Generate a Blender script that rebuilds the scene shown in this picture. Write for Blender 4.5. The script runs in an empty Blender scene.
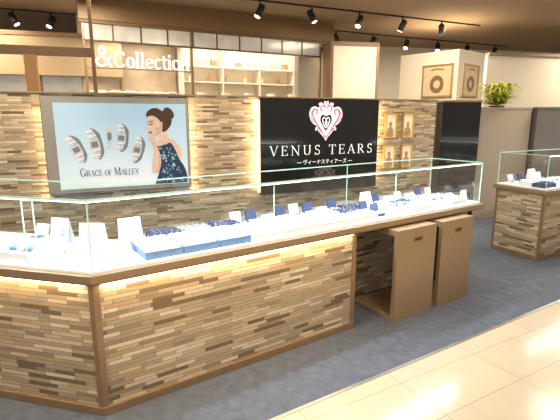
import bpy, math, random
from mathutils import Vector, Matrix
random.seed(7)
scene=bpy.context.scene
COL=scene.collection
# ---------------------------------------------------------------- materials
def newmat(name):
    m=bpy.data.materials.new(name); m.use_nodes=True
    nt=m.node_tree; b=nt.nodes['Principled BSDF']
    return m,nt,b
def mat(name,col,rough=.5,metal=0,em=None,es=0,var=.08,scale=40):
    m,nt,b=newmat(name)
    b.inputs['Roughness'].default_value=rough; b.inputs['Metallic'].default_value=metal
    if var>0:
        tc=nt.nodes.new('ShaderNodeTexCoord'); n=nt.nodes.new('ShaderNodeTexNoise'); n.inputs['Scale'].default_value=scale
        r=nt.nodes.new('ShaderNodeValToRGB')
        r.color_ramp.elements[0].position=.3; r.color_ramp.elements[1].position=.7
        r.color_ramp.elements[0].color=tuple(c*(1-var) for c in col)+(1,)
        r.color_ramp.elements[1].color=tuple(min(1,c*(1+var)) for c in col)+(1,)
        nt.links.new(tc.outputs['UV'],n.inputs['Vector']); nt.links.new(n.outputs['Fac'],r.inputs[0]); nt.links.new(r.outputs[0],b.inputs['Base Color'])
    else: b.inputs['Base Color'].default_value=tuple(col)+(1,)
    if em: b.inputs['Emission Color'].default_value=tuple(em)+(1,); b.inputs['Emission Strength'].default_value=es
    return m
def mosaic_mat():
    m,nt,b=newmat('mosaic_stone'); N=nt.nodes; L=nt.links
    tc=N.new('ShaderNodeTexCoord'); br=N.new('ShaderNodeTexBrick')
    br.inputs['Scale'].default_value=1; br.inputs['Brick Width'].default_value=.165; br.inputs['Row Height'].default_value=.0205
    br.inputs['Mortar Size'].default_value=.0010; br.inputs['Mortar Smooth'].default_value=0; br.inputs['Bias'].default_value=0
    br.inputs['Color1'].default_value=(0,0,0,1); br.inputs['Color2'].default_value=(1,1,1,1)
    br.offset=.37; br.offset_frequency=2; br.squash=.66; br.squash_frequency=3
    L.new(tc.outputs['UV'],br.inputs['Vector'])
    r=N.new('ShaderNodeValToRGB'); cr=r.color_ramp; cr.interpolation='CONSTANT'
    st=[(0,(.22,.16,.10)),(.11,(.38,.30,.20)),(.24,(.52,.42,.29)),(.40,(.63,.51,.36)),(.55,(.45,.385,.30)),(.68,(.72,.61,.45)),(.82,(.54,.41,.26)),(.92,(.80,.72,.58))]
    cr.elements[0].position=0; cr.elements[0].color=st[0][1]+(1,); cr.elements[1].position=st[1][0]; cr.elements[1].color=st[1][1]+(1,)
    for p,c in st[2:]:
        e=cr.elements.new(p); e.color=c+(1,)
    L.new(br.outputs['Color'],r.inputs[0])
    n=N.new('ShaderNodeTexNoise'); n.inputs['Scale'].default_value=60; L.new(tc.outputs['UV'],n.inputs['Vector'])
    mx=N.new('ShaderNodeMix'); mx.data_type='RGBA'; mx.blend_type='MULTIPLY'; mx.inputs[0].default_value=.25
    L.new(r.outputs[0],mx.inputs[6]); L.new(n.outputs['Fac'],mx.inputs[7])
    mo=N.new('ShaderNodeMix'); mo.data_type='RGBA'; L.new(br.outputs['Fac'],mo.inputs[0]); L.new(mx.outputs[2],mo.inputs[6]); mo.inputs[7].default_value=(.20,.14,.09,1)
    L.new(mo.outputs[2],b.inputs['Base Color'])
    rr_=N.new('ShaderNodeMapRange'); rr_.inputs[3].default_value=.10; rr_.inputs[4].default_value=.40; L.new(br.outputs['Color'],rr_.inputs[0]); L.new(rr_.outputs[0],b.inputs['Roughness'])
    bp=N.new('ShaderNodeBump'); bp.inputs['Strength'].default_value=.5; bp.inputs['Distance'].default_value=.004
    inv=N.new('ShaderNodeMath'); inv.operation='SUBTRACT'; inv.inputs[0].default_value=1; L.new(br.outputs['Fac'],inv.inputs[1])
    ad=N.new('ShaderNodeMath'); ad.operation='ADD'; L.new(inv.outputs[0],ad.inputs[0]); L.new(br.outputs['Color'],ad.inputs[1])
    L.new(ad.outputs[0],bp.inputs['Height']); L.new(bp.outputs[0],b.inputs['Normal'])
    return m
def glass_mat(name,base,grz):
    m,nt,b=newmat(name); N=nt.nodes; L=nt.links
    lw=N.new('ShaderNodeLayerWeight'); lw.inputs['Blend'].default_value=.5
    p=N.new('ShaderNodeMath'); p.operation='POWER'; p.inputs[1].default_value=4; L.new(lw.outputs['Facing'],p.inputs[0])
    q=N.new('ShaderNodeMath'); q.operation='MULTIPLY_ADD'; q.inputs[1].default_value=grz; q.inputs[2].default_value=base; L.new(p.outputs[0],q.inputs[0])
    t=N.new('ShaderNodeBsdfTransparent'); t.inputs[0].default_value=(.95,.98,.965,1)
    g=N.new('ShaderNodeBsdfGlossy'); g.inputs['Roughness'].default_value=.01; g.inputs[0].default_value=(1,1,1,1)
    mx=N.new('ShaderNodeMixShader'); L.new(q.outputs[0],mx.inputs[0]); L.new(t.outputs[0],mx.inputs[1]); L.new(g.outputs[0],mx.inputs[2])
    L.new(mx.outputs[0],N['Material Output'].inputs[0])
    return m
def tile_mat():
    m,nt,b=newmat('floor_tile'); N=nt.nodes; L=nt.links
    tc=N.new('ShaderNodeTexCoord'); mp=N.new('ShaderNodeMapping'); mp.inputs['Rotation'].default_value=(0,0,math.radians(-30)); mp.inputs['Location'].default_value=(.17,-.02,0)
    L.new(tc.outputs['UV'],mp.inputs[0])
    br=N.new('ShaderNodeTexBrick'); br.offset=0; br.inputs['Scale'].default_value=1; br.inputs['Brick Width'].default_value=.6; br.inputs['Row Height'].default_value=.3
    br.inputs['Mortar Size'].default_value=.002; br.inputs['Color1'].default_value=(.69,.62,.505,1); br.inputs['Color2'].default_value=(.74,.67,.55,1); br.inputs['Mortar'].default_value=(.42,.37,.30,1)
    L.new(mp.outputs[0],br.inputs['Vector']); 
    n=N.new('ShaderNodeTexNoise'); n.inputs['Scale'].default_value=5; L.new(tc.outputs['UV'],n.inputs['Vector'])
    mx=N.new('ShaderNodeMix'); mx.data_type='RGBA'; mx.blend_type='MULTIPLY'; mx.inputs[0].default_value=.12
    L.new(br.outputs['Color'],mx.inputs[6]); L.new(n.outputs['Fac'],mx.inputs[7]); L.new(mx.outputs[2],b.inputs['Base Color'])
    b.inputs['Roughness'].default_value=.16
    return m
def carpet_mat():
    m,nt,b=newmat('carpet_blue'); N=nt.nodes; L=nt.links
    tc=N.new('ShaderNodeTexCoord')
    n=N.new('ShaderNodeTexNoise'); n.inputs['Scale'].default_value=14; n.inputs['Detail'].default_value=10; n.inputs['Roughness'].default_value=.8
    L.new(tc.outputs['UV'],n.inputs['Vector'])
    r=N.new('ShaderNodeValToRGB'); r.color_ramp.elements[0].position=.30; r.color_ramp.elements[1].position=.72
    r.color_ramp.elements[0].color=(.078,.098,.145,1); r.color_ramp.elements[1].color=(.175,.208,.285,1)
    L.new(n.outputs['Fac'],r.inputs[0]); L.new(r.outputs[0],b.inputs['Base Color']); b.inputs['Roughness'].default_value=.95
    n2=N.new('ShaderNodeTexNoise'); n2.inputs['Scale'].default_value=350; L.new(tc.outputs['UV'],n2.inputs['Vector'])
    bp=N.new('ShaderNodeBump'); bp.inputs['Strength'].default_value=.5; bp.inputs['Distance'].default_value=.004; L.new(n2.outputs['Fac'],bp.inputs['Height']); L.new(bp.outputs[0],b.inputs['Normal'])
    return m
MOS=mosaic_mat(); GLASS=glass_mat('clear_glass',.13,.75); GTOP=glass_mat('clear_top_glass',.025,.09); TILE=tile_mat(); CARP=carpet_mat()
BRONZE=mat('bronze_laminate',(.31,.21,.125),.34,.3,scale=12)
BRONZE2=mat('champagne_panel',(.36,.26,.165),.3,.3,var=.03,scale=5)
BROWN=mat('brown_panel',(.22,.125,.06),.45)
BULK=mat('brown_gold_bulkhead',(.27,.165,.08),.4,.15,var=.05,scale=3)
TANP=mat('tan_panel',(.44,.31,.18),.5,var=.04,scale=3)
DARKF=mat('dark_bronze_frame',(.12,.08,.05),.4,.3)
ORANGE=mat('warm_wood',(.50,.27,.10),.45)
WHITE=mat('white_satin',(.86,.87,.88),.5,var=.02)
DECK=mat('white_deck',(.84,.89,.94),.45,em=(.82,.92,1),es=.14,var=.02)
CREAM=mat('cream_wall',(.84,.76,.63),.7,var=.03)
WARMW=mat('warm_white_wall',(.87,.81,.70),.7,var=.02)
PALE=mat('frosted_pale_glass',(.62,.60,.56),.12,em=(.95,.86,.70),es=.16,var=.4,scale=2)  # look of being lit from behind put into the pane's own emission
BLACK=mat('gloss_black',(.008,.008,.010),.10,var=0)
BLK=mat('satin_black',(.015,.015,.017),.5,var=0)
GREEN=mat('glass_edge_green',(.45,.70,.60),.15,em=(.55,.85,.75),es=.2,var=0)  # brightness of the cut glass edges put in as faint emission
METAL=mat('brushed_steel',(.6,.58,.54),.3,1,var=.04)
GOLD=mat('gold',(.9,.62,.25),.25,1,var=0)
SILV=mat('silver',(.85,.86,.9),.2,1,var=0)
NAVY=mat('navy_velvet',(.02,.045,.14),.85,var=.1)
BLUE=mat('blue_velvet',(.12,.23,.44),.8,var=.1)
GREYV=mat('grey_velvet',(.34,.38,.46),.85,var=.1)
PINK=mat('pink_enamel',(.95,.66,.74),.4,em=(1,.68,.78),es=.5,var=0)
LETW=mat('white_letter',(.92,.92,.92),.4,em=(1,.98,1),es=.65,var=0)
LETC=mat('glow_letter',(.97,.95,.9),.5,em=(1,.96,.88),es=1.0,var=0)
CEIL=mat('ceiling_tan',(.36,.245,.15),.8,var=.03)
LEAF=mat('leaf_green',(.52,.52,.09),.55,var=.3)
LEDW=mat('led_warm',(1,.8,.5),.5,em=(1,.68,.32),es=8,var=0)
LEDC=mat('led_cool',(1,1,1),.5,em=(.88,.95,1),es=4,var=0)
LAMP=mat('lamp_face',(1,.9,.7),.5,em=(1,.85,.6),es=18,var=0)
# ---------------------------------------------------------------- mesh helpers
def uvfix(me):
    uv=me.uv_layers.new(name='UVMap')
    for p in me.polygons:
        n=p.normal
        if abs(n.z)>.7:
            for li in p.loop_indices:
                c=me.vertices[me.loops[li].vertex_index].co; uv.data[li].uv=(c.x,c.y)
        else:
            t=Vector((-n.y,n.x,0)); t=t.normalized() if t.length>1e-6 else Vector((1,0,0))
            for li in p.loop_indices:
                c=me.vertices[me.loops[li].vertex_index].co; uv.data[li].uv=(c.dot(t)+7.3,c.z)
def make(name,verts,faces,m,parent=None,smooth=False,bevel=0,solid=0):
    me=bpy.data.meshes.new(name); me.from_pydata([tuple(v) for v in verts],[],faces); me.validate(); me.update(); uvfix(me)
    me.materials.append(m)
    if smooth:
        for p in me.polygons: p.use_smooth=True
    o=bpy.data.objects.new(name,me); COL.objects.link(o)
    if parent:
        o.parent=parent; o.matrix_parent_inverse=parent.matrix_basis.inverted()
    if bevel:
        md=o.modifiers.new('Bevel','BEVEL'); md.width=bevel; md.segments=2; md.limit_method='ANGLE'
    if solid:
        md=o.modifiers.new('Solidify','SOLIDIFY'); md.thickness=solid; md.offset=0
    return o
def empty(name,loc=(0,0,0)):
    e=bpy.data.objects.new(name,None); e.empty_display_size=.1; e.location=loc; COL.objects.link(e); return e
def tag(o,label,cat,group=None):
    o['label']=label; o['category']=cat
    if group: o['group']=group
    return o
def struct(o): o['kind']='structure'; return o
def prism_data(pts,z0,z1):
    n=len(pts); v=[(p[0],p[1],z0) for p in pts]+[(p[0],p[1],z1) for p in pts]
    f=[tuple(range(n-1,-1,-1)),tuple(range(n,2*n))]+[(i,(i+1)%n,(i+1)%n+n,i+n) for i in range(n)]
    return v,f
def prism(name,pts,z0,z1,m,parent=None,**k):
    v,f=prism_data(pts,z0,z1); return make(name,v,f,m,parent,**k)
class Frame:
    def __init__(s,o,deg,flip=False):
        s.o=Vector(o); a=math.radians(deg); s.d=Vector((math.cos(a),math.sin(a))); s.a=a
        s.n=Vector((s.d.y,-s.d.x)) if flip else Vector((-s.d.y,s.d.x)); s.flip=flip
    def P(s,a,p): q=s.o+s.d*a+s.n*p; return (q.x,q.y)
    def V(s,a,p,z): q=s.P(a,p); return (q[0],q[1],z)
    def rect(s,a0,a1,p0,p1):
        r=[s.P(a0,p0),s.P(a1,p0),s.P(a1,p1),s.P(a0,p1)]
        return r[::-1] if s.flip else r
    def box(s,name,a0,a1,p0,p1,z0,z1,m,parent=None,**k): return prism(name,s.rect(a0,a1,p0,p1),z0,z1,m,parent,**k)
WF=Frame((0,0),0)
def multibox(name,fr,boxes,m,parent=None,**k):
    V=[];F=[]
    for b in boxes:
        v,f=prism_data(fr.rect(b[0],b[1],b[2],b[3]),b[4],b[5]); o=len(V); V+=v; F+=[tuple(i+o for i in q) for q in f]
    return make(name,V,F,m,parent,**k)
def eachbox(name,fr,boxes,m,parent,**k):
    for b in boxes: fr.box(name,*b,m,parent,**k)
def lathe(name,prof,m,parent=None,n=20,at=(0,0,0),**k):
    V=[];F=[]
    for r,z in prof:
        for i in range(n):
            a=2*math.pi*i/n; V.append((at[0]+r*math.cos(a),at[1]+r*math.sin(a),at[2]+z))
    for j in range(len(prof)-1):
        for i in range(n): F.append((j*n+i,j*n+(i+1)%n,(j+1)*n+(i+1)%n,(j+1)*n+i))
    F.append(tuple(range(n-1,-1,-1))); F.append(tuple((len(prof)-1)*n+i for i in range(n)))
    return make(name,V,F,m,parent,smooth=True,**k)
def dup(thing,loc,rz=0,sc=1):
    def cp(o,par):
        c=o.copy(); COL.objects.link(c)
        if par: c.parent=par; c.matrix_parent_inverse=o.matrix_parent_inverse.copy()
        for ch in o.children: cp(ch,c)
        return c
    c=cp(thing,None); c.location=loc; c.rotation_euler=(0,0,rz); c.scale=(sc,sc,sc); return c
def place(thing,loc,rz=0,sc=1): thing.location=loc; thing.rotation_euler=(0,0,rz); thing.scale=(sc,sc,sc)
def catmull(pts,n=6,closed=False):
    P=[Vector(p) for p in pts]; out=[]; L=len(P)
    rng=range(L) if closed else range(L-1)
    for i in rng:
        if closed: p0,p1,p2,p3=P[(i-1)%L],P[i],P[(i+1)%L],P[(i+2)%L]
        else: p0,p1,p2,p3=P[max(i-1,0)],P[i],P[i+1],P[min(i+2,L-1)]
        for k in range(n):
            t=k/n; out.append(.5*((2*p1)+(p2-p0)*t+(2*p0-5*p1+4*p2-p3)*t*t+(3*p1-p0-3*p2+p3)*t**3))
    if not closed: out.append(P[-1])
    return out
def arc(cx,cy,rx,ry,a0,a1,n=14):
    return [(cx+rx*math.cos(math.radians(a0+(a1-a0)*i/n)),cy+ry*math.sin(math.radians(a0+(a1-a0)*i/n))) for i in range(n+1)]
def ribbon(pts,w,ws=1):
    P=[Vector(p) for p in pts]; V=[];F=[]
    for i,p in enumerate(P):
        t=(P[min(i+1,len(P)-1)]-P[max(i-1,0)]); t=t.normalized() if t.length>0 else Vector((1,0)); n=Vector((-t.y,t.x))
        ww=(w if not isinstance(w,tuple) else w[1]+(w[0]-w[1])*abs(t.y))*ws
        V+= [p+n*ww/2,p-n*ww/2]
        if i: F.append((2*i-2,2*i-1,2*i+1,2*i))
    return V,F
TK,TN=.15,.055
A=(TK,TN)
def sf(x,y,w=.24): return ([(x-w/2,y),(x+w/2,y)],TN)
G={
'V':(.86,[([(.1,1),(.43,0)],TK),([(.43,0),(.76,1)],TN),sf(.1,.98),sf(.76,.98)]),
'E':(.74,[([(.16,0),(.16,1)],TK),([(.03,.975),(.62,.975)],TN),([(.16,.52),(.5,.52)],TN),([(.03,.025),(.66,.025)],TN),([(.62,1),(.62,.8)],TN),([(.66,0),(.66,.24)],TN),([(.5,.42),(.5,.62)],TN)]),
'N':(.98,[([(.16,0),(.16,1)],TN),([(.14,1),(.8,0)],TK),([(.8,0),(.8,1)],TN),sf(.16,.02),sf(.8,.98),sf(.1,.98,.18)]),
'U':(.94,[([(.18,1),(.18,.32)]+arc(.45,.32,.27,.30,180,360)+[(.72,1)],A),sf(.18,.98,.3),sf(.72,.98)]),
'S':(.68,[(arc(.33,.745,.2,.225,25,270)+arc(.33,.27,.23,.245,90,-155),TN*1.9),([(.52,1),(.52,.78)],TN),([(.1,0),(.1,.22)],TN)]),
'T':(.82,[([(.4,0),(.4,1)],TK),([(.04,.975),(.76,.975)],TN),([(.05,1),(.05,.78)],TN),([(.75,1),(.75,.78)],TN),sf(.4,.02,.32)]),
'A':(.88,[([(.1,0),(.44,1)],TN),([(.44,1),(.78,0)],TK),([(.22,.34),(.66,.34)],TN),sf(.1,.02),sf(.78,.02,.3)]),
'R':(.86,[([(.17,0),(.17,1)],TK),([(.04,.975),(.36,.975)]+arc(.36,.745,.24,.23,90,-90)+[(.17,.515)],A),([(.36,.5),(.76,.02)],TK),sf(.17,.02,.3)]),
'G':(.92,[(arc(.45,.5,.36,.47,40,330),A),([(.76,.42),(.76,.08)],TK),sf(.74,.44)]),
'C':(.84,[(arc(.45,.5,.36,.47,42,318),A),([(.72,.98),(.72,.74)],TN)]),
'O':(.94,[(arc(.46,.5,.37,.47,0,360,24),A)]),
'F':(.68,[([(.16,0),(.16,1)],TK),([(.03,.975),(.6,.975)],TN),([(.16,.52),(.46,.52)],TN),([(.6,1),(.6,.8)],TN),sf(.16,.02,.32)]),
'M':(1.1,[([(.14,0),(.14,1)],TN),([(.14,1),(.52,.05)],TK),([(.52,.05),(.9,1)],TN),([(.9,0),(.9,1)],TK),sf(.14,.02),sf(.9,.02,.3)]),
'L':(.7,[([(.16,0),(.16,1)],TK),([(.03,.025),(.6,.025)],TN),([(.6,0),(.6,.24)],TN),sf(.16,.98,.3)]),
'Y':(.84,[([(.08,1),(.41,.45)],TK),([(.41,.45),(.74,1)],TN),([(.41,0),(.41,.48)],TK),sf(.1,.98),sf(.74,.98),sf(.41,.02,.3)]),
'o':(.62,[(arc(.3,.33,.23,.31,0,360,20),A)]),
'l':(.34,[([(.16,0),(.16,1.02)],TK),sf(.16,.02,.28),([(.04,1),(.16,1)],TN)]),
'i':(.34,[([(.16,0),(.16,.64)],TK),sf(.16,.02,.28),([(.16,.8),(.16,.95)],TK),([(.04,.63),(.16,.63)],TN)]),
'e':(.6,[([(.08,.36),(.5,.36)],TN),([(.5,.36)]+arc(.3,.34,.22,.3,10,320),A)]),
'c':(.54,[(arc(.3,.33,.22,.31,50,315),A)]),
't':(.42,[([(.18,.86),(.18,.12),(.24,.03),(.36,.05)],TK*.9),([(.02,.63),(.38,.63)],TN)]),
'n':(.68,[([(.14,0),(.14,.64)],TK),([(.14,.5)]+arc(.34,.42,.18,.2,150,0)+[(.52,0)],A),sf(.14,.02,.26),sf(.52,.02,.26)]),
'&':(.95,[([(.86,.0),(.3,.66)]+arc(.4,.8,.15,.17,215,-50,12)+[(.16,.36)]+arc(.34,.25,.24,.23,150,330,12)+[(.72,.42),(.86,.52)],TK*.8)]),
' ':(.45,[])}
def text_mesh(name,txt,fr,s0,width,z0,h,p,m,parent=None,solid=0,sizes=None,ws=1,track=0):
    adv=sum((G[c][0]+track)*(sizes[i] if sizes else 1) for i,c in enumerate(txt))
    sx=width/adv; V=[];F=[];x=0
    for i,c in enumerate(txt):
        k=sizes[i] if sizes else 1
        for pts,w in G[c][1]:
            v,f=ribbon(pts,w,ws); o=len(V)
            V+=[fr.V(s0+(x+q.x*k)*sx,p,z0+q.y*h*k) for q in v]; F+=[tuple(a+o for a in g) for g in f]
        x+=(G[c][0]+track)*k
    return make(name,V,F,m,parent,solid=solid)
# ---------------------------------------------------------------- camera
cam=bpy.data.cameras.new('camera'); co=bpy.data.objects.new('camera',cam); COL.objects.link(co)
cam.sensor_width=36; cam.lens=440/560*36; cam.clip_end=100
co.location=(0,0,1.4); co.rotation_euler=(math.radians(90-11.8),0,0); scene.camera=co
# ---------------------------------------------------------------- shell
T=Frame((.0,1.87),32)
struct(prism('floor',[T.P(-9,0),T.P(14,0),T.P(14,14),T.P(-9,14)],-.05,0,CARP))
struct(prism('floor',[T.P(-9,-7),T.P(14,-7),T.P(14,-.02),T.P(-9,-.02)],-.05,0,TILE))
struct(prism('trim_1',[T.P(-9,-.02),T.P(14,-.02),T.P(14,0),T.P(-9,0)],-.05,.003,METAL))
struct(prism('ceiling',[(-8,-4),(14,-4),(14,14),(-8,14)],3.0,3.1,CEIL))
BWF=Frame((-8,8.6),11)
struct(BWF.box('wall_back',0,22,0,.1,0,3.0,WARMW))
W=Frame((-2.01,3.9),24)
WT=1.61
struct(W.box('wall_partition',-1.5,4.35,0,.12,0,WT,MOS))
struct(W.box('trim_2',-1.5,4.37,-.012,.135,WT,WT+.012,BRONZE2))
# ---------------------------------------------------------------- main counter
C=Frame((-.843,1.8725),34.2); E=Frame((-.843,1.8725),166,flip=True); K=.447
LL=1.15; LR=3.03; D=.49
TB0,TB1=.674,.714
def Lpoly(p0,p1,a1,e1): return [E.P(e1,p0),C.P(K*p0,p0),C.P(a1,p0),C.P(a1,p1),C.P(K*p1,p1),E.P(e1,p1)]
cnt=empty('display_counter',C.V(0,.3,0)); tag(cnt,'long angled jewellery counter with mosaic stone front and glass showcase','display counter')
prism('counter_body',Lpoly(.0,.45,1.60,LL),.045,TB0-.005,MOS,cnt)
C.box('kneehole_back',1.60,2.93,.38,.45,.0,TB0-.005,MOS,cnt)
C.box('end_panel',2.90,2.98,.08,.45,0,TB0-.005,BRONZE,cnt)
prism('plinth',Lpoly(-.012,.45,1.62,LL+.01),0,.045,BRONZE,cnt,bevel=.003)
prism('corner_post',[E.P(.024,-.008),C.P(-.004,-.008),C.P(.024,-.008),C.P(.024,.02),E.P(.024,.02)],.045,TB0-.005,BRONZE,cnt)
C.box('edge_post',1.59,1.62,-.008,.45,.045,TB0-.005,BRONZE,cnt)
prism('countertop',Lpoly(-.032,.55,LR,LL+.02),TB0,TB1,BRONZE2,cnt,bevel=.004)
prism('countertop_lip',Lpoly(-.026,.54,LR-.006,LL+.02),TB0-.006,TB0,BROWN,cnt)
Z=TB1+.012
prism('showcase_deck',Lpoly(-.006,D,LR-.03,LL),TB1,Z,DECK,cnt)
C.box('led_strip',0.03,1.58,-.022,-.014,TB0-.012,TB0-.006,LEDW,cnt)
E.box('led_strip',0.03,LL,-.022,-.014,TB0-.012,TB0-.006,LEDW,cnt)
GT=1.045
def quad(name,pts,m,parent): return make(name,pts,[tuple(range(len(pts)))],m,parent)
def V3(p,z): return (p[0],p[1],z)
segs=[0,.98,1.98,3.0]
for i in range(3):
    quad('front_glass_pane',[C.V(segs[i]+.002,0,Z),C.V(segs[i+1]-.002,0,Z),C.V(segs[i+1]-.002,0,GT),C.V(segs[i]+.002,0,GT)],GLASS,cnt)
for a,b in ((0,.28),(.34,LL)):
    quad('front_glass_pane',[E.V(a,0,Z),E.V(b,0,Z),E.V(b,0,GT),E.V(a,0,GT)],GLASS,cnt)
quad('side_glass_pane',[C.V(3.0,0,Z),C.V(3.0,D,Z),C.V(3.0,D,GT),C.V(3.0,0,GT)],GLASS,cnt)
quad('top_glass_pane',[V3(p,GT) for p in Lpoly(0,D,3.0,LL)],GTOP,cnt)
quad('glass_divider',[C.V(1.98,.01,Z),C.V(1.98,D-.01,Z),C.V(1.98,D-.01,GT),C.V(1.98,.01,GT)],GTOP,cnt)
for a in (.28,.34):
    quad('glass_divider',[E.V(a,.01,Z),E.V(a,D-.01,Z),E.V(a,D-.01,GT),E.V(a,.01,GT)],GTOP,cnt)
quad('rear_glass_pane',[C.V(K*D,D,Z),C.V(3.0,D,Z),C.V(3.0,D,GT),C.V(K*D,D,GT)],GTOP,cnt)
prism('glass_edge_front',Lpoly(-.004,.005,3.0,LL),GT-.001,GT+.008,GREEN,cnt)
prism('glass_edge_rear',Lpoly(D-.003,D+.003,3.0,LL),GT-.001,GT+.006,GREEN,cnt)
C.box('glass_edge_end',2.997,3.003,0,D,GT-.001,GT+.006,GREEN,cnt)
eachbox('glass_edge_upright',C,[(a-.002,a+.002,-.003,.003,Z,GT) for a in (.98,1.98,3.0)]+[(a-.002,a+.002,D-.003,D+.003,Z,GT) for a in (1.98,3.0)]+[(0,.006,-.003,.004,Z,GT)],GREEN,cnt)
eachbox('glass_edge_upright',E,[(a-.002,a+.002,-.003,.003,Z,GT) for a in (.28,.34)],GREEN,cnt)
prism('case_light_bar',Lpoly(.006,.013,2.99,LL-.01),GT-.008,GT-.002,LEDC,cnt)
C.box('rear_rail',.25,3.0,D+.006,D+.016,TB1,TB1+.05,METAL,cnt)
# ---------------------------------------------------------------- stools
STB=mat('stool_bronze',(.38,.27,.165),.38,.25,var=.03,scale=5)
def stool(s0,w,label):
    h=.66; e=empty('counter_stool',C.V(s0+w/2,.08,0)); tag(e,label,'stool','box stools at the counter')
    t0,t1=-.115,-.085
    c0,c1,z0,z1=s0+w*.42,s0+w*.62,.565,.587
    multibox('front_panel',C,[(s0,s0+w,t0,t1,0,z0),(s0,s0+w,t0,t1,z1,h),(s0,c0,t0,t1,z0,z1),(c1,s0+w,t0,t1,z0,z1)],STB,e)
    C.box('grip_slot',c0,c1,t0+.012,t1-.004,z0,z1,BROWN,e)
    multibox('grip_rim',C,[(c0-.006,c1+.006,t0-.003,t0,z1,z1+.006),(c0-.006,c1+.006,t0-.003,t0,z0-.006,z0),(c0-.006,c0,t0-.003,t0,z0,z1),(c1,c1+.006,t0-.003,t0,z0,z1)],BRONZE,e)
    C.box('seat',s0,s0+w,t1,.30,h-.04,h,STB,e,bevel=.003)
    C.box('base_plate',s0,s0+w,t1,.30,0,.035,STB,e,bevel=.003)
stool(1.895,.41,'champagne bronze box stool with grip slot beneath the glass counter')
stool(2.375,.38,'champagne bronze box stool with grip slot beside the counter end')
# ---------------------------------------------------------------- showcase goods
def mk_tray(m_base,m_pad):
    e=empty('ring_tray')
    multibox('tray_base',WF,[(-.085,.085,-.06,.06,.0,.02),(-.085,.085,-.06,-.055,.02,.034),(-.085,.085,.055,.06,.02,.034),(-.085,-.08,-.055,.055,.02,.034),(.08,.085,-.055,.055,.02,.034)],m_base,e)
    for j in range(3):
        y=-.034+j*.034
        V=[];F=[]; n=8
        for x in (-.078,.078):
            for i in range(n+1):
                a=math.pi*i/n; V.append((x,y-.0135*math.cos(a),.02+.024*math.sin(a)))
        for i in range(n): F.append((i,i+1,n+2+i,n+1+i))
        F.append(tuple(range(n,-1,-1))); F.append(tuple(range(n+1,2*n+2)))
        make('ring_roll',V,F,m_pad,e)
    for j in range(3):
        for i in range(5):
            x=-.06+i*.03; y=-.034+j*.034
            V=[];F=[]; n=10;R=.0095;r=.002
            for a in range(n):
                A1=2*math.pi*a/n
                for b in range(4):
                    B_=math.pi/2*b; V.append((x+r*math.sin(B_),y+(R+r*math.cos(B_))*math.cos(A1),.044+(R+r*math.cos(B_))*math.sin(A1)))
            for a in range(n):
                for b in range(4): F.append((a*4+b,a*4+(b+1)%4,((a+1)%n)*4+(b+1)%4,((a+1)%n)*4+b))
            make('ring',V,F,SILV,e)
    return e
TB=tag(mk_tray(BLUE,WHITE),'blue ring tray with white padded rolls of silver rings','ring tray','ring trays in the showcase')
TN_=tag(mk_tray(NAVY,NAVY),'navy velvet ring tray with silver rings','ring tray','ring trays in the showcase')
TW=tag(mk_tray(WHITE,GREYV),'white ring tray with grey padded rolls of silver rings','ring tray','ring trays in the showcase')
TWW=tag(mk_tray(WHITE,WHITE),'white ring tray with white padded rolls of silver rings','ring tray','ring trays in the showcase')
def mk_easel(m,lab):
    e=empty('necklace_easel')
    V=[(-.055,-.02,0),(.055,-.02,0),(.055,.03,.12),(-.055,.03,.12),(-.055,.045,0),(.055,.045,0),(.055,.034,.12),(-.055,.034,.12)]
    make('easel_board',V,[(0,1,2,3),(5,4,7,6),(3,2,6,7),(0,3,7,4),(1,5,6,2),(0,4,5,1)],m,e,bevel=.001)
    def on(x,z): return (x,-.0215+.05*z/.12,z)
    for w in (.030,.042):
        v,f=ribbon(catmull([(-w*.7,.11),(-w,.085),(0,.07-w),(w,.085),(w*.7,.11)],5),.003); make('necklace',[on(q.x,q.y) for q in v],f,GOLD,e)
    lathe('pendant',[(.001,-.004),(.006,0),(.001,.004)],SILV,e,n=8,at=on(0,.03))
    return tag(e,lab,'necklace stand','necklace stands in the showcase')
EZW=mk_easel(WHITE,'white sloped necklace board with fine gold chains')
def mk_box(mo,mi):
    e=empty('jewellery_box')
    multibox('box_base',WF,[(-.035,.035,-.03,.03,0,.022)],mo,e,bevel=.003)
    multibox('box_cushion',WF,[(-.03,.03,-.025,.025,.022,.027)],mi,e,bevel=.002)
    V=[(-.035,.03,.022),(.035,.03,.022),(.035,.048,.08),(-.035,.048,.08),(-.035,.042,.018),(.035,.042,.018),(.035,.062,.078),(-.035,.062,.078)]
    make('box_lid',V,[(0,1,2,3),(5,4,7,6),(0,4,5,1),(3,2,6,7),(0,3,7,4),(1,5,6,2)],mo,e,bevel=.002)
    lathe('pendant',[(.001,.027),(.006,.029),(.005,.033),(.001,.035)],SILV,e,n=8)
    return e
JN=tag(mk_box(NAVY,WHITE),'open navy jewellery box with white cushion','jewellery box','jewellery boxes in the showcase')
JW=tag(mk_box(WHITE,BLUE),'open white jewellery box with blue cushion','jewellery box','jewellery boxes in the showcase')
CPR=mat('card_print',(.45,.5,.6),.6,var=.5,scale=30)
def mk_card():
    e=empty('display_card')
    V=[(-.04,0,0),(.04,0,0),(.04,.02,.10),(-.04,.02,.10),(-.04,.045,0),(.04,.045,0)]
    make('card_sheet',V,[(0,1,2,3),(3,2,5,4)],WHITE,e,solid=.002)
    make('card_print',[(-.028,.002,.03),(.028,.002,.03),(.028,.0112,.078),(-.028,.0112,.078)],[(0,1,2,3)],CPR,e)
    return e
CARD=tag(mk_card(),'white folded display card with pale print','display card','cards in the showcase')
def mk_block():
    e=empty('display_riser')
    multibox('riser_block',WF,[(-.09,.09,-.04,.04,0,.045)],WHITE,e,bevel=.003)
    for i in range(4):
        x=-.066+i*.044
        lathe('round_cushion',[(.004,.045),(.019,.05),(.020,.062),(.011,.070),(.002,.071)],BLUE if i%2 else WHITE,e,n=12,at=(x,0,0))
    return e
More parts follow.
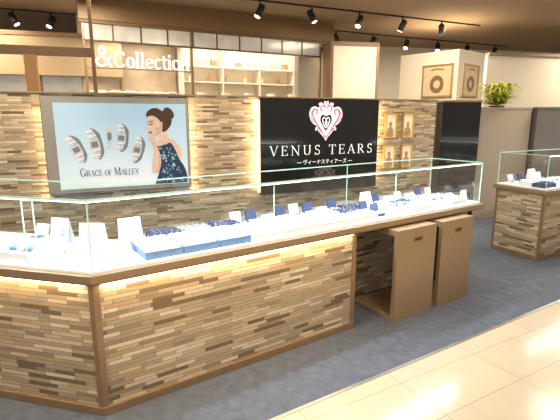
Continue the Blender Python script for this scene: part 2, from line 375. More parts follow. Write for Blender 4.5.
BLOCK=tag(mk_block(),'white display riser holding small round cushions','display riser','display risers in the showcase')
def mk_pad():
    e=empty('earring_pad')
    V=[(-.05,-.03,0),(.05,-.03,0),(.05,.03,0),(-.05,.03,0),(-.05,-.03,.010),(.05,-.03,.010),(.05,.03,.05),(-.05,.03,.05)]
    make('pad_wedge',V,[(3,2,1,0),(4,5,6,7),(0,1,5,4),(1,2,6,5),(2,3,7,6),(3,0,4,7)],WHITE,e)
    for i in range(3):
        for j in range(2):
            x=-.03+i*.03; y=-.012+j*.024; z=.010+.04*(y+.03)/.06
            lathe('earring',[(.001,z),(.006,z+.002),(.004,z+.008),(.0008,z+.009)],GOLD if j else SILV,e,n=8,at=(x,y,0))
    return e
PAD=tag(mk_pad(),'white sloped pad with rows of small earrings','earring pad','earring pads in the showcase')
used=set()
def put(t,s,p,z=None,fr=C,rz=0,sc=1):
    if z is None: z=Z+.0005
    base=fr.a if not fr.flip else fr.a+math.pi
    loc=fr.V(s,p,z)
    if t.name not in used: used.add(t.name); place(t,loc,base+rz,sc); return t
    return dup(t,loc,base+rz,sc)
# left case
put(CARD,.15,.20,fr=E,rz=.2,sc=1.6); put(PAD,.17,.07,fr=E,sc=1.2)
put(BLOCK,.46,.07,fr=E); put(PAD,.43,.18,fr=E,sc=1.1); put(TWW,.62,.20,fr=E); put(CARD,.46,.34,fr=E,sc=1.4); put(BLOCK,.68,.07,fr=E); put(JW,.62,.36,fr=E,sc=1.1)
put(PAD,.10,.07,sc=1.1); put(PAD,.17,.17,rz=-.1,sc=1.1); put(EZW,.29,.39,sc=1.1)
# blue trays
for i in range(3):
    for j in range(2): put(TB,.345+i*.198,.085+j*.14,sc=1.12)
for i in range(3): put(TN_ if i!=1 else TW,.47+i*.19,.37,sc=1.05)
put(TWW,.945,.08,sc=1.1); put(TWW,.945,.22,sc=1.1)
for i in range(4): put((TW,TWW)[i%2],1.145+i*.197,.08,sc=1.12); put((TWW,TB,TWW,TN_)[i],1.145+i*.197,.222,sc=1.12)
for i in range(8): put((JW,JN,PAD,JN)[i%4],.95+i*.115,.36,sc=1.1 if i%4!=2 else .95)
put(TN_,1.89,.36,sc=.9); put(JN,1.92,.09); put(JN,1.92,.20)
for i in range(4): put((BLOCK,TWW)[i%2],2.10+i*.215,.08,sc=1.1)
for i in range(4): put((TWW,TN_,TW,TB)[i],2.10+i*.215,.22,sc=1.1)
for i in range(7): put((EZW,JN,PAD,JW,PAD,JN,JW)[i],2.08+i*.13,.36,sc=.95 if i%3==0 else 1.1)
put(CARD,2.92,.08,sc=.9); put(PAD,2.93,.22,sc=.9)
# ---------------------------------------------------------------- far counter
def small_counter(fr,Ls,D,label):
    e=empty('display_counter',fr.V(Ls/2,D/2,0)); tag(e,label,'display counter')
    fr.box('counter_body',0,Ls,0,D,.045,TB0,MOS,e)
    fr.box('plinth',-.01,Ls,-.01,D,0,.045,BRONZE,e)
    eachbox('corner_post',fr,[(-.006,.02,-.006,.02,.045,TB0),(-.006,.02,D-.02,D+.004,.045,TB0)],BRONZE,e)
    fr.box('countertop',-.032,Ls,-.032,D+.03,TB0,TB1,BRONZE2,e,bevel=.004)
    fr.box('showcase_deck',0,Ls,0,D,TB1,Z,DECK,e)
    quad('front_glass_pane',[fr.V(0,0,Z),fr.V(Ls,0,Z),fr.V(Ls,0,GT),fr.V(0,0,GT)],GLASS,e)
    quad('side_glass_pane',[fr.V(0,0,Z),fr.V(0,D,Z),fr.V(0,D,GT),fr.V(0,0,GT)],GLASS,e)
    quad('top_glass_pane',[fr.V(0,0,GT),fr.V(Ls,0,GT),fr.V(Ls,D,GT),fr.V(0,D,GT)],GTOP,e)
    eachbox('glass_edge',fr,[(0,Ls,-.003,.003,GT,GT+.006),(-.003,.003,0,D,GT,GT+.006),(0,Ls,D-.003,D+.003,GT,GT+.006),(-.003,.003,-.003,.003,Z,GT),(-.003,.003,D-.003,D+.003,Z,GT)],GREEN,e)
    fr.box('case_light_bar',.01,Ls-.01,.006,.013,GT-.008,GT-.002,LEDC,e)
    return e
R=Frame((2.571,4.206),28); small_counter(R,2.0,.52,'free-standing glass counter with mosaic stone front on blue carpet')
for i in range(4):
    put((TN_,BLOCK,TWW)[i%3],.13+i*.22,.10,fr=R,sc=1.1); put((JW,JN,EZW,JW)[i%4],.10+i*.16,.40,fr=R,sc=1.1); put((TWW,TB)[i%2],.13+i*.22,.25,fr=R,sc=1.1)
# ---------------------------------------------------------------- poster on partition
ps=empty('poster_panel',W.V(.58,-.03,.74)); tag(ps,'large illuminated poster of a woman and silver watches on mosaic wall','poster')
pm,pnt,pb=newmat('poster_print')
tc=pnt.nodes.new('ShaderNodeTexCoord'); sx_=pnt.nodes.new('ShaderNodeSeparateXYZ'); gr=pnt.nodes.new('ShaderNodeTexNoise'); gr.inputs['Scale'].default_value=1.5; gr.inputs['Detail'].default_value=0
pnt.links.new(tc.outputs['Generated'],sx_.inputs[0]); pnt.links.new(tc.outputs['UV'],gr.inputs['Vector'])
ma=pnt.nodes.new('ShaderNodeMath'); ma.operation='MULTIPLY_ADD'; ma.inputs[1].default_value=.45; pnt.links.new(gr.outputs['Fac'],ma.inputs[0]); 
mb=pnt.nodes.new('ShaderNodeMath'); mb.operation='MULTIPLY'; mb.inputs[1].default_value=.75; pnt.links.new(sx_.outputs[2],mb.inputs[0]); pnt.links.new(mb.outputs[0],ma.inputs[2])
rp=pnt.nodes.new('ShaderNodeValToRGB'); rp.color_ramp.elements[0].position=.2; rp.color_ramp.elements[1].position=.85
rp.color_ramp.elements[0].color=(.80,.88,.92,1); rp.color_ramp.elements[1].color=(.40,.60,.78,1)
pnt.links.new(ma.outputs[0],rp.inputs[0]); pnt.links.new(rp.outputs[0],pb.inputs['Base Color']); pnt.links.new(rp.outputs[0],pb.inputs['Emission Color']); pb.inputs['Emission Strength'].default_value=.34; pb.inputs['Roughness'].default_value=.3
W.box('poster_casing',-.05,1.21,-.055,-.001,.735,1.59,BLK,ps)
W.box('poster_frame',-.045,1.205,-.062,-.055,.74,1.585,mat('grey_frame',(.38,.37,.35),.4,.2,var=.03),ps)
W.box('poster_image',.045,1.18,-.066,-.062,.775,1.53,pm,ps)
def PX(u,v): u=46+(u-46)*.965+2.5; return ((u-46)/142*1.245-.04, 1.575-(v-97)/95*.82)
def ppoly(name,pts,m,layer,smooth=True):
    q=catmull(pts,5,True) if smooth else [Vector(p) for p in pts]
    q=[PX(min(a.x,186.5),min(a.y,189)) for a in q]
    return make(name,[W.V(s,-.066-.0012*layer,z) for s,z in q],[tuple(range(len(q)))],m,ps)
def pm_(n,c,v=.05,s=40): return mat(n,c,.5,em=c,es=.2,var=v,scale=s)
SKIN=pm_('print_skin',(.76,.55,.44),.08,9); SKIN2=pm_('print_skin_shadow',(.64,.43,.33)); HAIR=pm_('print_hair',(.06,.03,.02),.6,60); DRESS=pm_('print_dress',(.015,.04,.10),.4,80); DRES2=pm_('print_dress_pattern',(.14,.33,.48)); DRES3=pm_('print_dress_light',(.42,.56,.64)); INK=pm_('print_ink',(.03,.04,.08)); LIP=pm_('print_lips',(.5,.08,.08)); SLV=pm_('print_silver',(.62,.66,.70),.3,90); SLD=pm_('print_silver_dark',(.20,.23,.27)); PWH=pm_('print_white',(.92,.94,.95))
ppoly('print_shoulder',[(153,146),(160,139),(168,139),(174,142),(180,150),(181,160),(176,168),(170,158),(160,152)],SKIN,1)
ppoly('print_arm',[(172,143),(180,150),(181,160),(173,168),(160,175),(150,177),(147,173),(158,167),(168,158),(168,148)],SKIN,1.3)
ppoly('print_dress',[(153,150),(158,143),(163,146),(169,144),(174,152),(178,162),(184,172),(187,184),(187,192),(152,192),(155,175),(153,162)],DRESS,2)
ppoly('print_neck',[(156,130),(164,131),(167,141),(162,146),(154,147),(157,138)],SKIN,3)
ppoly('print_hair',[(144,114),(146,110),(151,107),(157,107),(160,109),(166,111),(171,116),(171,123),(168,128),(163,132),(159,130),(153,119),(146,117)],HAIR,4)
ppoly('print_bun',[(163,108),(168,106),(173,110),(174,116),(169,119),(164,115)],HAIR,4.1)
ppoly('print_face',[(146.2,115.5),(153,115.5),(159.5,122),(160.5,130),(155,136),(150,138),(147.2,136.8),(146.6,134.8),(145.6,133.4),(146,132),(145,130.6),(145.8,129.2),(143.4,127.8),(145,124),(144.8,119.5)],SKIN,5)
ppoly('print_cheek_shadow',[(153,128),(159,127),(159,132),(154,135.6),(151,137),(154,132)],SKIN2,5.3)
ppoly('print_ear',[(158.4,122),(161,121.6),(161,127),(159,127.5)],SKIN2,6)
ppoly('print_eye',[(146.6,123.8),(150.4,122.8),(150.4,123.9),(147,124.5)],HAIR,6)
ppoly('print_brow',[(146,121.2),(151,119.8),(151.4,120.4),(146.2,121.9)],HAIR,6)
ppoly('print_lips',[(145.8,131.8),(149,131.4),(149,133),(146.4,133.6)],LIP,6)
ppoly('print_forearm',[(147,173),(153,177),(157,168),(157,158),(154,147),(150,140),(147.5,142),(150,150),(149,160)],SKIN,7)
ppoly('print_arm_shadow',[(152,176),(156,169),(156.6,158),(154,148),(155.4,158),(154.6,168)],SKIN2,7.3)
ppoly('print_hand',[(147,137.5),(150,137),(154,140),(154.5,146),(150,147.5),(148,143)],SKIN,8)
for i,(x,y) in enumerate(((148,138.4),(149,140.4),(150.2,142.4),(151.4,144.4))):
    ppoly('print_finger',[(x-4,y-3.2+i*.5),(x-.4,y-1.2),(x+1.6,y+.2),(x-3.6,y-2+i*.5)],SKIN2 if i%2 else SKIN,9)
rr=random.Random(3)
for i in range(60):
    y=rr.uniform(149,188); x=rr.uniform(156,171+(y-149)*.35); a=rr.uniform(.5,1.4)
    ppoly('print_dress_sequin',[(x-a,y),(x,y-a*1.3),(x+a,y),(x,y+a)],DRES3 if i%3==0 else DRES2,3.1+.005*i)
for (x,y,w,h,t) in ((72,149,8.5,28,-.42),(90,144,9,30,-.2),(117,138,8.5,27,.12),(132.5,151,8.5,27,.3)):
    ca,sa=math.cos(t),math.sin(t)
    def L2(dx,dy): return (x+dx*ca-dy*sa,y+dx*sa+dy*ca)
    def cv(dx,dy): return L2(dx+2.2*math.cos(dy/h*math.pi)-1,dy)
    n=12
    ppoly('print_band_inner',[L2(-w*.1,-h*.5),L2(w*.75,-h*.36),L2(w*.85,0),L2(w*.7,h*.36),L2(-w*.1,h*.5)],SLD,1)
    for k in range(n):
        y0=-h/2+h*k/n; y1=y0+h/n*.80; ww=w/2*(1-.25*abs(2*k/(n-1)-1)**2)
        ppoly('print_watch_link',[cv(-ww-1,y0),cv(ww-1,y0),cv(ww-1,y1),cv(-ww-1,y1)],SLV if k%2 else PWH,2,False)
    ppoly('print_watch_case',[cv(-w*.62-1,-h*.17),cv(w*.42,-h*.17),cv(w*.42,h*.17),cv(-w*.62-1,h*.17)],SLV,3,False)
    ppoly('print_watch_dial',[cv(-w*.42-1,-h*.10),cv(w*.22,-h*.10),cv(w*.22,h*.10),cv(-w*.42-1,h*.10)],SLD,4,False)
ppoly('print_watch_band',[(101.5,128),(106,126.5),(108,134),(106,146),(101.5,148),(103,138)],SLV,2); ppoly('print_watch_dial',[(103,133),(106.6,132.4),(106.6,139),(103.2,140)],SLD,3)
s0,z0=PX(73,177); s1,_=PX(133,170)
text_mesh('print_lettering','GRACE OF MALLEY',W,s0,s1-s0,z0,.064,-.072,INK,ps,sizes=[1.15]+[.85]*4+[.8,.8,.8,.8,1.15]+[.85]*5,ws=1.0)
# ---------------------------------------------------------------- black sign
sg=empty('shop_sign',W.V(2.71,-.03,.72)); tag(sg,'glossy black shop sign with pink crest and white lettering','sign')
W.box('sign_board',1.946,3.42,-.075,-.035,.60,WT-.005,BLACK,sg)
eachbox('sign_standoff',W,[(2.05,2.1,-.035,-.001,.7,1.5),(3.27,3.32,-.035,-.001,.7,1.5)],METAL,sg)
eachbox('backlight_strip',W,[(1.936,1.945,-.04,-.012,.62,1.58),(3.421,3.43,-.04,-.012,.62,1.58)],LEDW,sg)
TW_=1.335
text_mesh('sign_lettering','VENUS',W,2.045,TW_*5.5/11.4,1.005,.105,-.078,LETW,sg,solid=.004,ws=.52,track=.26)
text_mesh('sign_lettering','TEARS',W,2.045+TW_*6.12/11.4,TW_*5.28/11.4,1.005,.105,-.078,LETW,sg,solid=.004,ws=.52,track=.26)
XS=1.12
def shape(name,pts,cx,cz,sc,p,m,smooth=True):
    q=catmull(pts,6,True) if smooth else [Vector(a) for a in pts]
    return make(name,[W.V(cx+a.x*sc*XS,p,cz+a.y*sc) for a in q],[tuple(range(len(q)))],m,sg)
half=[(0,-.5),(.05,-.42),(.15,-.31),(.20,-.24),(.27,-.24),(.27,-.17),(.24,-.13),(.34,-.06),(.41,.06),(.43,.2),(.38,.32),(.29,.36),(.21,.33),(.17,.37),(.2,.42),(.13,.46),(.07,.42),(.05,.5)]
full=half+[(0,.47)]+[(-x,y) for x,y in half[:0:-1]]
cx,cz,sc=2.72,1.37,.43
shape('crest_body',full,cx,cz,sc,-.0765,PINK)
def crib(pts,w,m,p):
    for sx in (1,-1):
        v,f=ribbon(catmull([(sx*a,b) for a,b in pts],6),w); make('crest_scroll',[W.V(cx+q.x*sc*XS,p,cz+q.y*sc) for q in v],f,m,sg)
crib([(0.01,-.42),(.12,-.25),(.25,-.05),(.34,.12),(.33,.26),(.25,.28),(.22,.21),(.27,.17)],.022,BLACK,-.078)
crib([(.04,-.36),(.11,-.22),(.20,-.06),(.26,.08),(.22,.18)],.012,LETW,-.0782)
crib([(.30,-.04),(.38,.08),(.38,.20),(.33,.27)],.012,BLACK,-.0782)
crib([(.10,-.28),(.18,-.20),(.22,-.20),(.21,-.24)],.012,BLACK,-.0782)
crib([(.02,.34),(.1,.38),(.15,.3),(.1,.24)],.020,BLACK,-.078)
crib([(.02,.44),(.06,.38),(.03,.33)],.014,BLACK,-.078)
tear=[(0,-.24),(.07,-.14),(.14,-.02),(.145,.08),(.09,.155),(0,.12)]
shape('crest_tear',tear+[(-x,y) for x,y in tear[-2:0:-1]],cx,cz,sc,-.0785,BLACK)
crib([(0,-.18),(.065,-.08),(.09,.04),(.05,.085),(0,.03)],.024,LETW,-.0795)
shape('crest_drop',[(0,-.12),(.035,-.04),(0,.02),(-.035,-.04)],cx,cz,sc,-.08,LETW)
cu=bpy.data.curves.new('tmp_text','FONT'); cu.body='\u2015 \u30f4\u30a3\u30fc\u30ca\u30b9\u30c6\u30a3\u30a2\u30fc\u30ba \u2015'; cu.size=.056; cu.align_x='CENTER'; cu.resolution_u=3
to=bpy.data.objects.new('tmp_text',cu); COL.objects.link(to)
bpy.context.view_layer.update()
try:
    me=bpy.data.meshes.new_from_object(to.evaluated_get(bpy.context.evaluated_depsgraph_get()))
    M=Matrix.Translation(Vector(W.V(2.72,-.079,.905)))@Matrix.Rotation(W.a,4,'Z')@Matrix.Rotation(math.radians(90),4,'X')
    me.transform(M)
    make('sign_small_lettering',[tuple(v.co) for v in me.vertices],[tuple(p.vertices) for p in me.polygons],LETW,sg)
except Exception as ex: print('text',ex)
bpy.data.objects.remove(to)
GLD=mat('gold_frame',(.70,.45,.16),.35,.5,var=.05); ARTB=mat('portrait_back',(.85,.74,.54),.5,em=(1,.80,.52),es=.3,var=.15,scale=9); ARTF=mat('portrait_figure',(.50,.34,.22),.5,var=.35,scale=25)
for a,b in [(3.56,3.73),(3.82,3.99)]:
    for z0,z1 in ((1.16,1.46),(.80,1.08)):
        e=empty('picture_frame',W.V((a+b)/2,-.01,z0)); tag(e,'small warm-lit framed print hung on the mosaic wall','picture frame','framed prints on the mosaic wall')
        multibox('frame_moulding',W,[(a,b,-.03,-.001,z0,z0+.016),(a,b,-.03,-.001,z1-.016,z1),(a,a+.016,-.03,-.001,z0,z1),(b-.016,b,-.03,-.001,z0,z1)],GLD,e)
        W.box('frame_print',a+.016,b-.016,-.012,-.002,z0+.016,z1-.016,ARTB,e)
        mx_=(a+b)/2
        q=catmull([(-.05,0),(-.045,.07),(-.02,.10),(-.025,.135),(0,.165),(.025,.135),(.02,.10),(.045,.07),(.05,0)],4,True)
        make('print_figure',[W.V(mx_+k.x,-.0135,z0+.025+k.y*1.1) for k in q],[tuple(range(len(q)))],ARTF,e)
# ---------------------------------------------------------------- left side: portal post, header, pillar
Lf=Frame((-3.25,4.75),18)
b1=empty('boutique_portal',Lf.V(.6,.1,0)); tag(b1,'slim brown header carried by dark post and warm pillar','shop front')
Lf.box('portal_post',.02,.11,0,.12,0,3.0,BLK,b1)
Lf.box('portal_header',.11,1.22,.02,.10,2.07,2.16,BROWN,b1)
Lf.box('side_post',.54,.66,.02,.10,0,2.07,ORANGE,b1)
Lf.box('side_post',1.215,1.25,-.01,.08,0,3.0,BROWN,b1)
LB=Frame((-4.9,6.6),18)
sl=empty('shop_facade',LB.V(1,.2,0)); tag(sl,'plain tan panelled shop facade with bright opening below','shop front')
LB.box('facade_panel',0,2.5,.05,.10,2.05,2.62,TANP,sl)
LB.box('facade_cap',-.01,2.52,.03,.12,2.62,2.68,BULK,sl)
LB.box('pale_pane',.02,2.48,.30,.32,.05,2.05,PALE,sl)
for q in (0,1.24,2.47): LB.box('facade_post',q,q+.035,.04,.33,0,2.05,BULK,sl)
cols=[(.75,.66,.5),(.3,.36,.45),(.6,.25,.15),(.85,.8,.7),(.4,.26,.16),(.78,.6,.35)]
CM=[mat('goods_%s'%w,c,.5) for w,c in zip(('beige','slate','red','ivory','cocoa','amber'),cols)]
def bottle(loc,m,sc=1):
    e=empty('perfume_bottle'); lathe('bottle_body',[(.03,0),(.034,.01),(.034,.09),(.012,.11),(.012,.12)],m,e,n=12); lathe('bottle_cap',[(.016,.12),(.016,.15),(.012,.155)],GOLD,e,n=10)
    tag(e,'small glass perfume bottle with gold cap on a shelf','bottle','bottles on the shop shelves'); place(e,loc,0,sc)
def gbox(loc,m,w,h,rz=0):
    e=empty('gift_box'); multibox('box_bottom',WF,[(-w/2,w/2,-.05,.05,0,h*.75)],m,e); multibox('box_lid',WF,[(-w/2-.004,w/2+.004,-.054,.054,h*.75,h)],CM[3],e)
    tag(e,'small lidded gift box standing on a shop shelf','gift box','gift boxes on the shop shelves'); place(e,loc,rz)
# ---------------------------------------------------------------- bulkhead and shop behind
B=Frame((-2.53,6.3),27.2)
struct(B.box('trim_3',-.16,3.9,0,.2,2.70,3.0,BULK))
struct(B.box('wall_shop',-.1,3.9,1.25,1.35,0,3.0,WARMW))
gw=empty('glazed_screen',B.V(2,.1,0)); tag(gw,'dark framed row of pale glass panes above the shop opening','glazed screen')
B.box('screen_header',-.16,3.9,.02,.12,2.66,2.70,BROWN,gw)
B.box('screen_rail',-.12,3.68,.04,.10,2.43,2.45,DARKF,gw)
for i in range(10): B.box('pale_pane',-.1+i*.378,.26+i*.378,.06,.075,2.45,2.66,PALE,gw)
for i in range(11): B.box('pane_mullion',-.12+i*.378,-.10+i*.378,.05,.09,2.45,2.66,DARKF,gw)
for q in (-.13,1.36,3.64): B.box('screen_post',q,q+.03,.04,.11,0,2.66,BRONZE,gw)
B.box('letter_rail',-.10,1.36,.05,.07,2.075,2.09,BRONZE,gw)
sb=empty('shop_lettering',B.V(.7,.04,2.09)); tag(sb,'glowing cream raised shop lettering standing on a slim rail','sign')
text_mesh('raised_lettering','&Collection',B,0.0,1.33,2.10,.215,.03,LETC,sb,solid=.02,sizes=[1.25]+[1]*10,ws=.8)
sw=empty('shelf_wall',B.V(.62,1.1,0)); tag(sw,'taupe backing wall with glass shelves inside the shop','shelf')
B.box('backing_panel',-.09,1.40,1.16,1.22,0,2.7,mat('taupe_backing',(.36,.28,.20),.4,var=.25,scale=3),sw)
for z in (1.80,): B.box('shelf_board',-.05,1.36,.92,1.16,z,z+.02,WHITE,sw)
bc=empty('shop_counter',B.V(.62,.4,0)); tag(bc,'pale grey shop counter topped with small gift boxes','counter')
B.box('counter_body',-.05,1.30,.22,.52,0,1.68,mat('grey_blue',(.66,.68,.68),.4),bc); B.box('counter_top',-.07,1.32,.20,.54,1.68,1.70,WHITE,bc)
for i in range(6): gbox(B.V(.08+i*.21,.36,1.701),CM[(i*5+3)%6],.12,.10,B.a)
su=empty('display_shelf',B.V(2.5,.8,0)); tag(su,'long cream display shelf with divided compartments','shelf')
B.box('shelf_back',1.44,3.62,1.1,1.13,0,2.7,CREAM,su)
B.box('shelf_board',1.44,3.62,.85,1.10,2.26,2.285,WHITE,su)
B.box('shelf_lower_board',1.44,3.62,.85,1.10,2.0,2.02,CREAM,su)
for i in range(4): B.box('shelf_divider',1.44+i*.71,1.46+i*.71,.85,1.10,1.7,2.7,CREAM,su)
sc2=empty('shop_counter',B.V(2.5,.4,0)); tag(sc2,'long white shop counter with small boxes on top','counter')
B.box('counter_body',1.46,3.60,.20,.60,0,1.70,WHITE,sc2); B.box('counter_top',1.44,3.62,.18,.62,1.70,1.73,CREAM,sc2)
for i in range(9): gbox(B.V(1.56+i*.235,.97,2.286),CM[(i*5)%6],.09,.08+.03*(i%3),B.a)
for i in range(6): bottle(B.V(1.6+i*.34,.97,2.021),CM[(i*5+3)%6],.9)
for i in range(5): gbox(B.V(1.6+i*.42,.38,1.731),CM[(i*2+3)%6],.10,.08,B.a)
P1=Frame((.82,7.55),10)
c1=empty('shop_column',P1.V(.4,.2,0)); tag(c1,'white shop column panel with brown edge posts','column')
P1.box('column_panel',.05,.80,0,.4,0,2.56,WARMW,c1); P1.box('edge_trim',0,.05,-.02,.42,0,2.62,BROWN,c1); P1.box('edge_trim',.80,.84,-.02,.4,0,2.56,BRONZE2,c1); P1.box('column_head',.05,.84,-.02,.4,2.56,2.62,BROWN,c1)
# block with framed signs
KC=(2.83,7.3)
FL=Frame(KC,130,flip=True); FRt=Frame(KC,40)
c2=empty('shop_block',(2.8,7.9,0)); tag(c2,'square warm white block wall carrying framed square signs','column')
a_,b_=1.09,.86
cp=[KC,FRt.P(b_,0),(FRt.P(b_,0)[0]+FL.d.x*a_,FRt.P(b_,0)[1]+FL.d.y*a_),FL.P(a_,0)]
prism('block_shaft',cp,0,2.44,CREAM,c2); prism('block_cap',cp,2.44,2.47,WARMW,c2)
WOODP=mat('sign_parchment',(.66,.52,.32),.5,var=.06,scale=8); FRG=mat('sign_gold_border',(.42,.25,.09),.4,.3)
def fsign(fr,a,b,z0,z1,lab):
    p=-.001
    e=empty('framed_sign',fr.V((a+b)/2,p,z0)); tag(e,lab,'sign','square framed signs on the block wall')
    fr.box('sign_panel',a,b,p-.02,p,z0,z1,WOODP,e)
    w=.024
    multibox('sign_border',fr,[(a,b,p-.032,p-.02,z0,z0+w),(a,b,p-.032,p-.02,z1-w,z1),(a,a+w,p-.032,p-.02,z0,z1),(b-w,b,p-.032,p-.02,z0,z1)],FRG,e)
    cxs=(a+b)/2; czs=z0+(z1-z0)*.40
    def ring(name,ro,ri,pp,m):
        V=[];F=[];n=28
        for i in range(n):
            t=2*math.pi*i/n
            for r in (ro,ri): V.append(fr.V(cxs+r*math.cos(t),pp,czs+r*math.sin(t)*1.1))
        for i in range(n): F.append((2*i,2*i+1,2*((i+1)%n)+1,2*((i+1)%n)))
        make(name,V,F,m,e)
    r0=(b-a)*.27
    ring('ring_emblem',r0*.85,r0*.42,p-.026,BROWN)
    v,f=ribbon([(q[0],q[1]) for q in arc(0,-.34,.5,.5,118,62)],.05); make('emblem_banner',[fr.V(cxs+q.x*.9*(b-a),p-.028,z1-.12+q.y*.3) for q in v],f,BROWN,e)
fsign(FL,.07,.62,1.74,2.26,'square gold-toned framed sign with dark ring emblem')
fsign(FRt,.14,.64,1.74,2.26,'square framed sign with ring emblem around the block corner')
def panel(x0,x1,y,z1,m,label):
    e=empty('partition_panel',((x0+x1)/2,y+.1,0)); tag(e,label,'partition')
    WF.box('panel_body',x0,x1,y,y+.3,0,z1,m,e,bevel=.004)
    WF.box('panel_cap',x0-.005,x1+.005,y-.01,y+.31,z1,z1+.025,m if m!=BLACK else BRONZE,e)
    return e
TAUP=mat('taupe_panel',(.42,.355,.285),.5,var=.03); DTP=mat('dark_taupe_panel',(.16,.145,.135),.4,var=.03)
panel(2.20,2.72,6.1,1.61,BLACK,'tall glossy black panel standing beside the mosaic wall')
panel(2.74,3.44,6.15,1.52,TAUP,'plain taupe partition behind the glass counters')
panel(3.46,5.3,6.05,1.52,DTP,'plain dark taupe partition behind the glass counters')
P3=Frame((3.75,8.2),10)
c3=empty('shop_stall',P3.V(.8,.2,0)); tag(c3,'bright white shop stall wall with slim bronze header','shop front')
P3.box('stall_wall',0,3.8,.1,.2,0,2.5,WARMW,c3); P3.box('stall_header',0,3.8,.05,.2,2.5,2.55,BRONZE2,c3)
fx,fy=3.02,6.3
fe=empty('potted_fern',(fx,fy,1.546)); tag(fe,'bushy yellow-green potted fern standing on a partition','plant')
lathe('plant_pot',[(.08,1.547),(.11,1.57),(.115,1.57)],CM[4],fe,at=(fx,fy,0))
V=[];F=[]
rr=random.Random(5)
for k in range(420):
    a=rr.uniform(0,2*math.pi); Lr=rr.uniform(.08,.38); hh=rr.uniform(.02,.30); d=Vector((math.cos(a),math.sin(a),0)); s_=Vector((-d.y,d.x,0))
    for i in range(7):
        t=i/6; c=Vector((fx,fy,1.575))+d*Lr*t+Vector((0,0,hh*math.sin(t*2.4))); w=.024*math.sin(math.pi*min(1,t+.12))+.001
        V+= [c-s_*w,c+s_*w]; n=len(V)
        if i: F.append((n-4,n-3,n-1,n-2))
make('fern_fronds',V,F,LEAF,fe)
# ---------------------------------------------------------------- ceiling tracks
def track(fr,L_):
    e=empty('ceiling_track',fr.V(L_/2,0,2.97)); tag(e,'black ceiling lighting track','lighting track','ceiling tracks'); fr.box('track_rail',0,L_,-.012,.012,2.98,2.999,BLK,e)
SP=None
def spot(x,y,yaw,z=2.979):
    global SP
    if SP is None:
        e=empty('track_spotlight'); tag(e,'black cylindrical spotlight hanging from a ceiling track','spotlight','track spotlights')
        lathe('mount',[(.012,-.10),(.012,0)],BLK,e,n=8)
        h=lathe('lamp_head',[(.045,-.08),(.05,-.02),(.05,.08),(.03,.10)],BLK,e,n=16); f=lathe('lamp_face',[(.001,-.084),(.038,-.082),(.04,-.079)],LAMP,h,n=16)
        h.location=(0,0,-.13); h.rotation_euler=(.5,0,0); place(e,(x,y,z),yaw); SP=e
    else: dup(SP,(x,y,z),yaw)
TR=Frame((-.6,6.4),24)
for off,L_,n_ in ((0,4.5,5),(1.6,6,7),(3.2,6,7)):
    f=Frame(TR.P(off*.6,off*.9),24); track(f,L_)
    for i in range(n_):
        q=f.P(.35+i*.82+off*.2,0)
        if .35+i*.82+off*.2<L_: spot(q[0],q[1],rr.uniform(0,6.2))
f=Frame((-5.0,6.6),24); track(f,2.4)
for i in range(4): q=f.P(.6+i*.5,0); spot(q[0],q[1],rr.uniform(0,6))
# ---------------------------------------------------------------- lights
def area(loc,size,size_y,power,col,rot=(0,0,0),name='area_light'):
    l=bpy.data.lights.new(name,'AREA'); l.shape='RECTANGLE'; l.size=size; l.size_y=size_y; l.energy=power; l.color=col
    o=bpy.data.objects.new(name,l); o.location=loc; o.rotation_euler=rot; COL.objects.link(o); return o
def spotl(loc,target,power,col,ang=70,blend=.6):
    l=bpy.data.lights.new('spot_lamp','SPOT'); l.energy=power; l.color=col; l.spot_size=math.radians(ang); l.spot_blend=blend; l.shadow_soft_size=.06
    o=bpy.data.objects.new('spot_lamp',l); o.location=loc; o.rotation_euler=(Vector(target)-Vector(loc)).to_track_quat('-Z','Y').to_euler(); COL.objects.link(o)
WARM=(1,.72,.40); SOFT=(1,.86,.67); COOL=(.88,.95,1)
area(C.V(.8,-.024,TB0-.014),1.55,.012,2.9,(1,.72,.38),(0,0,C.a))
area(E.V(.55,-.024,TB0-.014),1.0,.012,1.7,(1,.72,.38),(0,0,E.a))
for s,w in ((.55,1.0),(1.5,.95),(2.5,.95)): area(C.V(s,.05,GT-.02),w,.03,8,COOL,(math.radians(12),0,C.a))
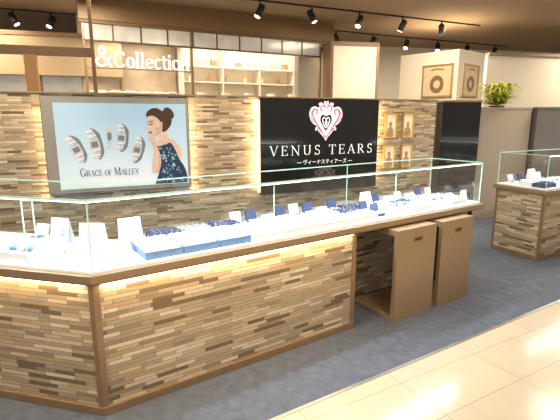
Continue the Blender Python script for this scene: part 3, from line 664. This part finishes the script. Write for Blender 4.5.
area(E.V(.6,.05,GT-.02),.9,.03,6,COOL,(0,0,E.a))
area(R.V(1,.05,GT-.02),1.8,.03,10,COOL,(math.radians(12),0,R.a))
def side_led(m,sgn,power):
    l=bpy.data.lights.new('strip_lamp','AREA'); l.shape='RECTANGLE'; l.size=.02; l.size_y=.9; l.energy=power; l.color=(1,.70,.36)
    o=bpy.data.objects.new('strip_lamp',l); o.location=W.V(m,-.045,1.12)
    dv=Vector((W.d.x*sgn+W.n.x*.5,W.d.y*sgn+W.n.y*.5,0)).normalized(); z=-dv; y=Vector((0,0,1)); x=y.cross(z)
    o.rotation_euler=Matrix((x,y,z)).transposed().to_euler(); COL.objects.link(o)
side_led(1.932,-1,2.0); side_led(3.436,1,1.6); side_led(1.216,1,1.3); side_led(-.056,-1,.8)
for x,y in ((-1.2,1.2),(1.4,1.4),(.6,4.2),(3.6,3.6),(-2.4,3.2)):
    area((x,y,2.95),.9,.9,30,SOFT)
area((.2,-1.5,2.9),2.5,1.5,68,SOFT,(math.radians(25),0,0))
for x,y in ((-2.2,5.4),(3,8.3),(6,8.0),(4.2,5.6),(-4.2,6.2),(1.9,6.6)):
    area((x,y,2.9),.8,.8,52,(1,.86,.64))
area(B.V(.6,.65,2.6),1.2,.5,20,(1,.88,.68),(0,0,B.a)); area(B.V(2.5,.5,2.95),2.0,.4,44,(1,.87,.66),(0,0,B.a))
for m in (-.3,1.56,2.7,3.9): spotl(W.V(m,-.7,2.9),W.V(m,0,1.15),66,WARM,54)
for s in (.3,1.2): spotl(C.V(s,-1.6,2.9),C.V(s,0,.35),55,WARM,50)
spotl(E.V(.5,-1.6,2.9),E.V(.5,0,.35),45,WARM,50)
spotl(C.V(2.3,-1.6,2.9),C.V(2.3,0,.35),42,WARM,50)
wd=bpy.data.worlds.new('world'); scene.world=wd; wd.use_nodes=True; wd.node_tree.nodes['Background'].inputs[0].default_value=(1,.87,.73,1); wd.node_tree.nodes['Background'].inputs[1].default_value=.5
scene.view_settings.view_transform='Standard'; scene.view_settings.exposure=.1
